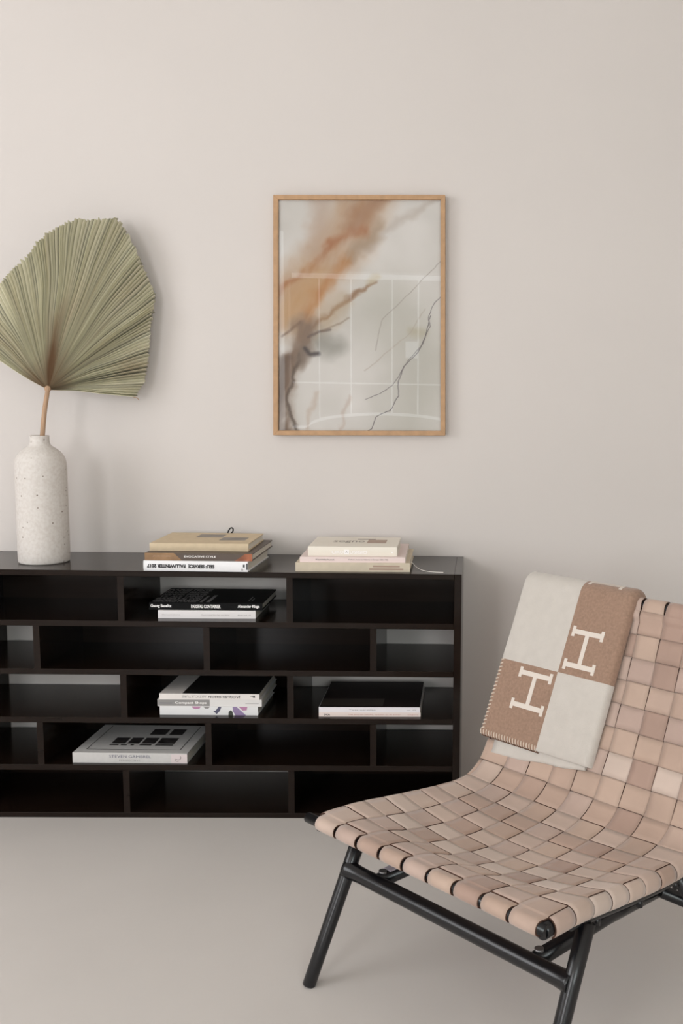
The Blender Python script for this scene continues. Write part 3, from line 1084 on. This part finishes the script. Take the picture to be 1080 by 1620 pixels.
def surf(a, t, n):
    """point of the woven surface; runs on around the front, top and side rails"""
    if t < 0:
        ph = -t / RF
        return CW(a, -(RF + n) * math.sin(ph), 0.360 - RF + (RF + n) * math.cos(ph))
    if t > TT:
        b_, z = prof_at(TT)
        (tb, tz), (nb, nz) = frame_at(TT)
        ph = (t - TT) / RT
        cb, cz = b_ - nb * RT, z - nz * RT
        r = RT + n
        return CW(a, cb + r * (nb * math.cos(ph) + tb * math.sin(ph)), cz + r * (nz * math.cos(ph) + tz * math.sin(ph)))
    b_, z = prof_at(t)
    _, (nb, nz) = frame_at(t)
    e0, e1 = 0.014, WC - 0.014
    if a < e0 or a > e1:
        over = (e0 - a) if a < e0 else (a - e1)
        ph = over / RT
        r = RT + n
        h = -RT + r * math.cos(ph)
        sx = r * math.sin(ph)
        aa = e0 - sx if a < e0 else e1 + sx
        return CW(aa, b_ + nb * h, z + nz * h)
    s_ = n - sag(a, t)
    return CW(a, b_ + nb * s_, z + nz * s_)


A0, AP = 0.016, 0.0652
NL = 9
T0 = 0.016
NTR = 17
TP = (TT - 0.016 - T0) / NTR
HW = 0.0021
TK = 0.0034


def plateau(x):
    return max(-1.0, min(1.0, math.sin(PI * (x - math.floor(x))) * 11.0))


def ribbon(rows):
    """rows: list of (list of top points, list of bottom points) -> closed strap mesh"""
    bm = bmesh.new()
    R = [([bm.verts.new(p) for p in tp_], [bm.verts.new(p) for p in bt]) for tp_, bt in rows]
    for (t0, b0), (t1, b1) in zip(R[:-1], R[1:]):
        m = len(t0)
        for q in range(m - 1):
            bm.faces.new((t0[q], t0[q + 1], t1[q + 1], t1[q])).smooth = True
            bm.faces.new((b0[q], b1[q], b1[q + 1], b0[q + 1])).smooth = True
        bm.faces.new((t0[0], t1[0], b1[0], b0[0])).material_index = 1
        bm.faces.new((t0[-1], b0[-1], b1[-1], t1[-1])).material_index = 1
    for t0, b0 in (R[0], R[-1]):
        bm.faces.new(t0 + b0[::-1])
    for e in bm.edges:
        if len(e.link_faces) == 2 and e.link_faces[0].normal.dot(e.link_faces[1].normal) < 0.6:
            e.smooth = False
    bmesh.ops.recalc_face_normals(bm, faces=bm.faces)
    return bm


NWID = 5
# straps running from the front rail up to the top rail
for i in range(NL):
    rows_ = []
    ac = A0 + AP * (i + 0.5)
    ts_ = list(np.linspace(-RF * 3.9, 0, 14)) + list(np.linspace(0.004, TT, 420)) + list(np.linspace(TT + 0.004, TT + RT * 3.6, 12))
    jit = random.uniform(-0.0006, 0.0006)
    for t in ts_:
        k = (t - T0) / TP
        if 0 <= k < NTR:
            ki = int(k)
            sg = 1 if (i + ki) % 2 == 0 else -1
            n = sg * HW * plateau(k)
        else:
            n = 0.0
        w = 0.0317
        if t < 0.012:
            w = 0.0317 - 0.0030 * min(1, (0.012 - t) / 0.02)
        if t > TT - 0.02:
            w = 0.0317 - 0.0030 * min(1, (t - TT + 0.02) / 0.025)
        tp_, bt = [], []
        tc_ = max(0.0, min(1.0, (t - 0.50) / 0.45))
        sc_ = 1 - 0.045 * tc_
        for q in range(NWID):
            a = (ac + jit + w * (2 * q / (NWID - 1) - 1)) * sc_
            edge = 0.0003 if q in (0, NWID - 1) else 0.0
            tp_.append(surf(a, t, n + TK / 2 - edge))
            bt.append(surf(a, t, n - TK / 2))
        rows_.append((tp_, bt))
    obj('leather_strap', ribbon(rows_), None, chair, mats=[M_LEATHER, M_LEDGE])
# straps running from side rail to side rail
for k in range(NTR):
    rows_ = []
    tcn = T0 + TP * (k + 0.5)
    as_ = list(np.linspace(-0.030, 0.012, 12)) + list(np.linspace(0.016, WC - 0.016, 280)) + list(np.linspace(WC - 0.012, WC + 0.030, 12))
    w = TP / 2 - 0.0009
    jit = random.uniform(-0.0005, 0.0005)
    for a in as_:
        tc_ = max(0.0, min(1.0, (tcn - 0.50) / 0.45))
        x = (a / (1 - 0.045 * tc_) - A0) / AP
        if 0 <= x < NL:
            sg = -1 if (int(x) + k) % 2 == 0 else 1
            n = sg * HW * plateau(x)
        else:
            n = 0.0006
        tp_, bt = [], []
        for q in range(NWID):
            t = tcn + jit + w * (1 - 2 * q / (NWID - 1))
            edge = 0.0003 if q in (0, NWID - 1) else 0.0
            tp_.append(surf(a, t, n + TK / 2 - edge))
            bt.append(surf(a, t, n - TK / 2))
        rows_.append((tp_, bt))
    obj('leather_strap', ribbon(rows_), None, chair, mats=[M_LEATHER, M_LEDGE])

# metal frame
rt = RT - 0.0022
obj('front_rail', tube([CW(-0.020, 0, 0.360 - RF), CW(WC - 0.002, 0, 0.360 - RF)], RF - 0.0022, 16), M_BLACKMETAL, chair)
b_, z = prof_at(TT)
_, (nb, nz) = frame_at(TT)
ptop = (b_ - nb * RT, z - nz * RT)
obj('top_rail', tube([CW(-0.006, *ptop), CW(WC + 0.006, *ptop)], rt, 16), M_BLACKMETAL, chair)
for a in (0.014, WC - 0.014):
    pts, pts2 = [], []
    for t in np.linspace(0.0, TT, 60):
        b_, z = prof_at(t)
        _, (nb, nz) = frame_at(t)
        pts.append(CW(a, b_ - nb * RT, z - nz * RT))
        if 0.07 < t < 0.47:
            pts2.append(CW(a, b_ - nb * 0.037, z - nz * 0.037))
    obj('side_rail', tube(pts, rt, 14), M_BLACKMETAL, chair)
    obj('under_rail', tube(pts2, 0.0085, 12), M_BLACKMETAL, chair)
    for t in (0.155, 0.29, 0.415):
        b_, z = prof_at(t)
        obj('strap_screw', tube([CW(a, b_, z - 0.042), CW(a, b_, z - 0.057)], 0.0062, 10), M_BLACKMETAL, chair)
LEG = 0.0136
for s_, (a0, a1) in enumerate(((0.007, 0.019), (0.615, 0.606))):
    foot = CW(a0, -0.023, 0.0)
    top = CW(a1, -0.023 + 0.45 * 0.312, 0.312)
    d = (top - foot).normalized()
    obj('leg', tube([foot, foot + d * 0.003, foot + d * 0.10, foot + d * 0.24, top], [LEG * .86, LEG, LEG * 1.05, LEG * 1.14, LEG * 1.2], 20), M_BLACKMETAL, chair)
for a0, a1 in ((0.0, 0.019), (WC, 0.596)):
    obj('leg', tube([CW(a0, 0.64, 0.0), CW(a1, 0.42, 0.285)], LEG, 16), M_BLACKMETAL, chair)
obj('stretcher', tube([CW(x_, 0.0755, 0.22) for x_ in (0.014, 0.022, 0.030, 0.045, 0.06, 0.30, 0.565, 0.58, 0.595, 0.603, 0.611)], [0.021, 0.020, 0.0185, 0.017, 0.0165, 0.0165, 0.0165, 0.017, 0.0185, 0.020, 0.021], 20), M_BLACKMETAL, chair)
obj('stretcher', tube([CW(0.005, 0.49, 0.195), CW(0.61, 0.49, 0.195)], 0.0135, 14), M_BLACKMETAL, chair)
ang = Matrix.Translation(C0) @ Matrix.Rotation(TH, 4, 'Z')
for a in (0.098, 0.517):
    bm = bmesh.new()
    add_tube(bm, [CW(a, 0.085, 0.219), CW(a, 0.30, 0.214), CW(a, 0.485, 0.20)], 0.0155, 16)
    sb_ = obj('support_bar', bm, M_BLACKMETAL, chair)
    if a < 0.3:
        obj('bar_plate', box(a - 0.010, a + 0.010, 0.110, 0.30, 0.2325, 0.2360, mtx=ang, bev=0.0006), M_PLATE, chair)
    obj('screw', tube([CW(a, 0.098, 0.231), CW(a, 0.098, 0.2375)], 0.0085, 16), M_STEEL, chair)
for a in (0.0, WC):
    pass

# ------------------------------------------------------------------ throw blanket over the backrest
O0 = CW(0, 0.511, 0.366)
DV = (CW(0, 0.682, 0.754) - O0).normalized()
NV = DV.cross(CA)
if NV.dot(Vector((0, -1, 0))) < 0:
    NV = -NV
SC_, NC = 0.412, -0.0165
RM = 0.030
QTOP = SC_ + PI * RM


def thp(a, q, n):
    if q <= SC_:
        s_, m = q, n
    elif q <= QTOP:
        ph = (q - SC_) / RM
        r = n - NC
        s_, m = SC_ + r * math.sin(ph), NC + r * math.cos(ph)
    else:
        s_, m = SC_ - (q - QTOP), NC - (n - NC)
    return O0 + CA * a + DV * s_ + NV * m


thr = thing('throw_blanket', thp(0.15, 0.0, 0.0), TH, 'folded cream and camel checked wool throw with large H letters over the chair back', 'blanket')


def slab(avals, prof_fn, qs, n_in, colour_fn, mats_, name, wob=0.0):
    """closed slab: section across a given by prof_fn(a)->n, thickness down to n_in"""
    bm = bmesh.new()
    top, bot = [], []
    for q in qs:
        w = wob * noise.noise(Vector((q * 7, 0.3, 0)))
        tr, br_ = [], []
        for a in avals:
            nn = prof_fn(a, q)
            nz_ = wob * noise.noise(Vector((a * 9, q * 6, 4.0)))
            tr.append(bm.verts.new(thp(a + (w if a in (avals[0], avals[-1]) else 0), q, nn + nz_)))
            br_.append(bm.verts.new(thp(a, q, min(n_in, nn - 0.0008))))
        top.append(tr)
        bot.append(br_)
    nq, na = len(qs), len(avals)
    for j in range(nq - 1):
        for i in range(na - 1):
            ci = colour_fn(0.5 * (avals[i] + avals[i + 1]), 0.5 * (qs[j] + qs[j + 1]))
            f = bm.faces.new((top[j][i], top[j][i + 1], top[j + 1][i + 1], top[j + 1][i]))
            f.material_index = ci
            f.smooth = True
            bm.faces.new((bot[j][i], bot[j + 1][i], bot[j + 1][i + 1], bot[j][i + 1])).material_index = ci
        for i in (0, na - 1):
            ci = colour_fn(avals[i], 0.5 * (qs[j] + qs[j + 1]))
            bm.faces.new((top[j][i], top[j + 1][i], bot[j + 1][i], bot[j][i])).material_index = ci
    for j in (0, nq - 1):
        for i in range(na - 1):
            bm.faces.new((top[j][i], top[j][i + 1], bot[j][i + 1], bot[j][i])).material_index = colour_fn(0.5 * (avals[i] + avals[i + 1]), qs[j])
    bmesh.ops.recalc_face_normals(bm, faces=bm.faces)
    return obj(name, bm, None, thr, mats=mats_)


AM, QM, AR = 0.162, 0.2160, 0.3125


def top_prof(a, q):
    n = 0.0200
    if a > AR - 0.016:
        u = (a - (AR - 0.016)) / 0.016
        n = 0.0200 - 0.0185 * (1 - math.sqrt(max(0.0, 1 - u * u)))
    if a < -0.0105:
        n -= 0.0010
    if q < 0.036 and a > AM:
        n -= 0.004 * (0.036 - q) / 0.008 * min(1, (a - AM) / 0.05)
    return n


def check(a, q):
    if q < QM:
        return 1 if a < AM else 0
    if q < QM + 0.265:
        return 0 if a < AM else 1
    return 1 if a < AM else 0


av = [-0.0125, -0.0105] + list(np.linspace(0.0, AM, 10)) + list(np.linspace(AM + 0.016, AR - 0.016, 9)) + \
     [AR - 0.016 * (1 - math.sin(x)) for x in np.linspace(0.25, PI / 2, 7)]
qv = [0.029, 0.031, 0.036] + list(np.linspace(0.05, QM, 12)) + list(np.linspace(QM + 0.016, SC_, 12)) + \
     list(np.linspace(SC_ + 0.006, QTOP, 18)) + list(np.linspace(QTOP + 0.02, QTOP + 0.24, 8))
slab(av, top_prof, qv, 0.0125, check, [M_CREAM_WOOL, M_BROWN_WOOL], 'front_layer', 0.0012)


def under_fold():
    bm = bmesh.new()
    na = 14
    qs = list(np.linspace(0, 1, 26))
    sect = [(0.0115, 0.010), (0.0122, 0.003), (0.0105, -0.002), (0.0080, -0.0032), (0.0055, -0.002), (0.0042, 0.003), (0.0040, 0.010)]
    G = []
    for i in range(na):
        a = 0.030 + (0.300 - 0.030) * i / (na - 1)
        qb = -0.008 + 0.030 * i / (na - 1) + 0.0015 * math.sin(i * 1.1)
        rowp = [thp(a, qb + dq, n) for n, dq in sect]
        rowp = [thp(a, qq, 0.0115) for qq in (QTOP + 0.1, QTOP, SC_ + 0.06, SC_ + 0.03, SC_, 0.3, 0.15, 0.06)] + rowp + \
               [thp(a, qq, 0.0036) for qq in (0.06, 0.15, 0.3, SC_, SC_ + 0.03, SC_ + 0.06, QTOP, QTOP + 0.1)]
        G.append([bm.verts.new(p) for p in rowp])
    for r0, r1 in zip(G[:-1], G[1:]):
        for p in range(len(r0) - 1):
            bm.faces.new((r0[p], r1[p], r1[p + 1], r0[p + 1])).smooth = True
        bm.faces.new((r0[-1], r1[-1], r1[0], r0[0]))
    bm.faces.new(G[0])
    bm.faces.new(G[-1][::-1])
    bmesh.ops.recalc_face_normals(bm, faces=bm.faces)
    return obj('under_layer', bm, M_CREAM_WOOL, thr)


under_fold()


def patch(rects, name, m, n=0.0206):
    bm = bmesh.new()
    for a0, a1, q0, q1 in rects:
        k_ = max(2, int((q1 - q0) / 0.006) + 1)
        ka = max(2, int((a1 - a0) / 0.012) + 1)
        g = [[bm.verts.new(thp(a, q, max(0, top_prof(a, q) - 0.02) + n + 0.0012 * noise.noise(Vector((a * 9, q * 6, 4.0)))))
              for a in np.linspace(a0, a1, ka)] for q in np.linspace(q0, q1, k_)]
        for r0, r1 in zip(g[:-1], g[1:]):
            for i in range(ka - 1):
                bm.faces.new((r0[i], r0[i + 1], r1[i + 1], r1[i]))
    bmesh.ops.recalc_face_normals(bm, faces=bm.faces)
    o = obj(name, bm, m, thr)
    return o


def letter_h(a0, a1, q0, q1, tilt=0.0):
    w = 0.0057
    sx = 0.0045
    se = 0.0125
    ac = 0.5 * (a0 + a1)
    return [(a0, a1, q0 - w, q0 + w), (a0, a1, q1 - w, q1 + w), (ac - w, ac + w, q0 + w, q1 - w),
            (a0 - sx, a0 + sx, q0 - se, q0 + se), (a1 - sx, a1 + sx, q0 - se, q0 + se),
            (a0 - sx, a0 + sx, q1 - se, q1 + se), (a1 - sx, a1 + sx, q1 - se, q1 + se)]


M_LETW = mat('cream_letter_wool', rgb(214, 205, 196), 0.95, 0.1, bump=0.35, bscale=420)
patch(letter_h(0.1755, 0.2575, 0.2390, 0.3180), 'letter_h', M_LETW)
patch(letter_h(0.0570, 0.1480, 0.1185, 0.1955), 'letter_h', M_LETW)
patch(letter_h(0.1755, 0.2640, 0.4450, 0.5260), 'letter_h', M_LETW)


def stitches(name, m, seq, n0):
    bm = bmesh.new()
    for (a0, q0), (a1, q1) in seq:
        add_tube(bm, [thp(a0, q0, n0 - 0.004), thp(a0 * .8 + a1 * .2, q0 * .8 + q1 * .2, n0 + 0.0006),
                      thp(a0 * .3 + a1 * .7, q0 * .3 + q1 * .7, n0 + 0.0008), thp(a1, q1, n0 - 0.0006)], 0.0014, 6)
    return obj(name, bm, m, thr)


seq = []
for k in range(19):
    q = 0.042 + (QM - 0.046) * k / 18
    seq.append(((-0.0140, q - 0.001), (-0.0045, q + 0.0035)))
for k in range(21):
    a = -0.010 + 0.170 * k / 20
    seq.append(((a + 0.001, 0.0275), (a - 0.0035, 0.0400)))
stitches('blanket_stitching', M_STITCH, seq, 0.0204)
seq = []
for k in range(30):
    a = -0.006 + 0.170 * k / 29
    seq.append(((a + 0.0015, 0.0255), (a - 0.0015, 0.0300)))
stitches('hem_fringe', M_STITCHD, seq, 0.0165)
for x in bpy.data.objects:
    if x.type == 'MESH' and x.name.startswith('leather_strap'):
        x.data.name = 'leather_strap'
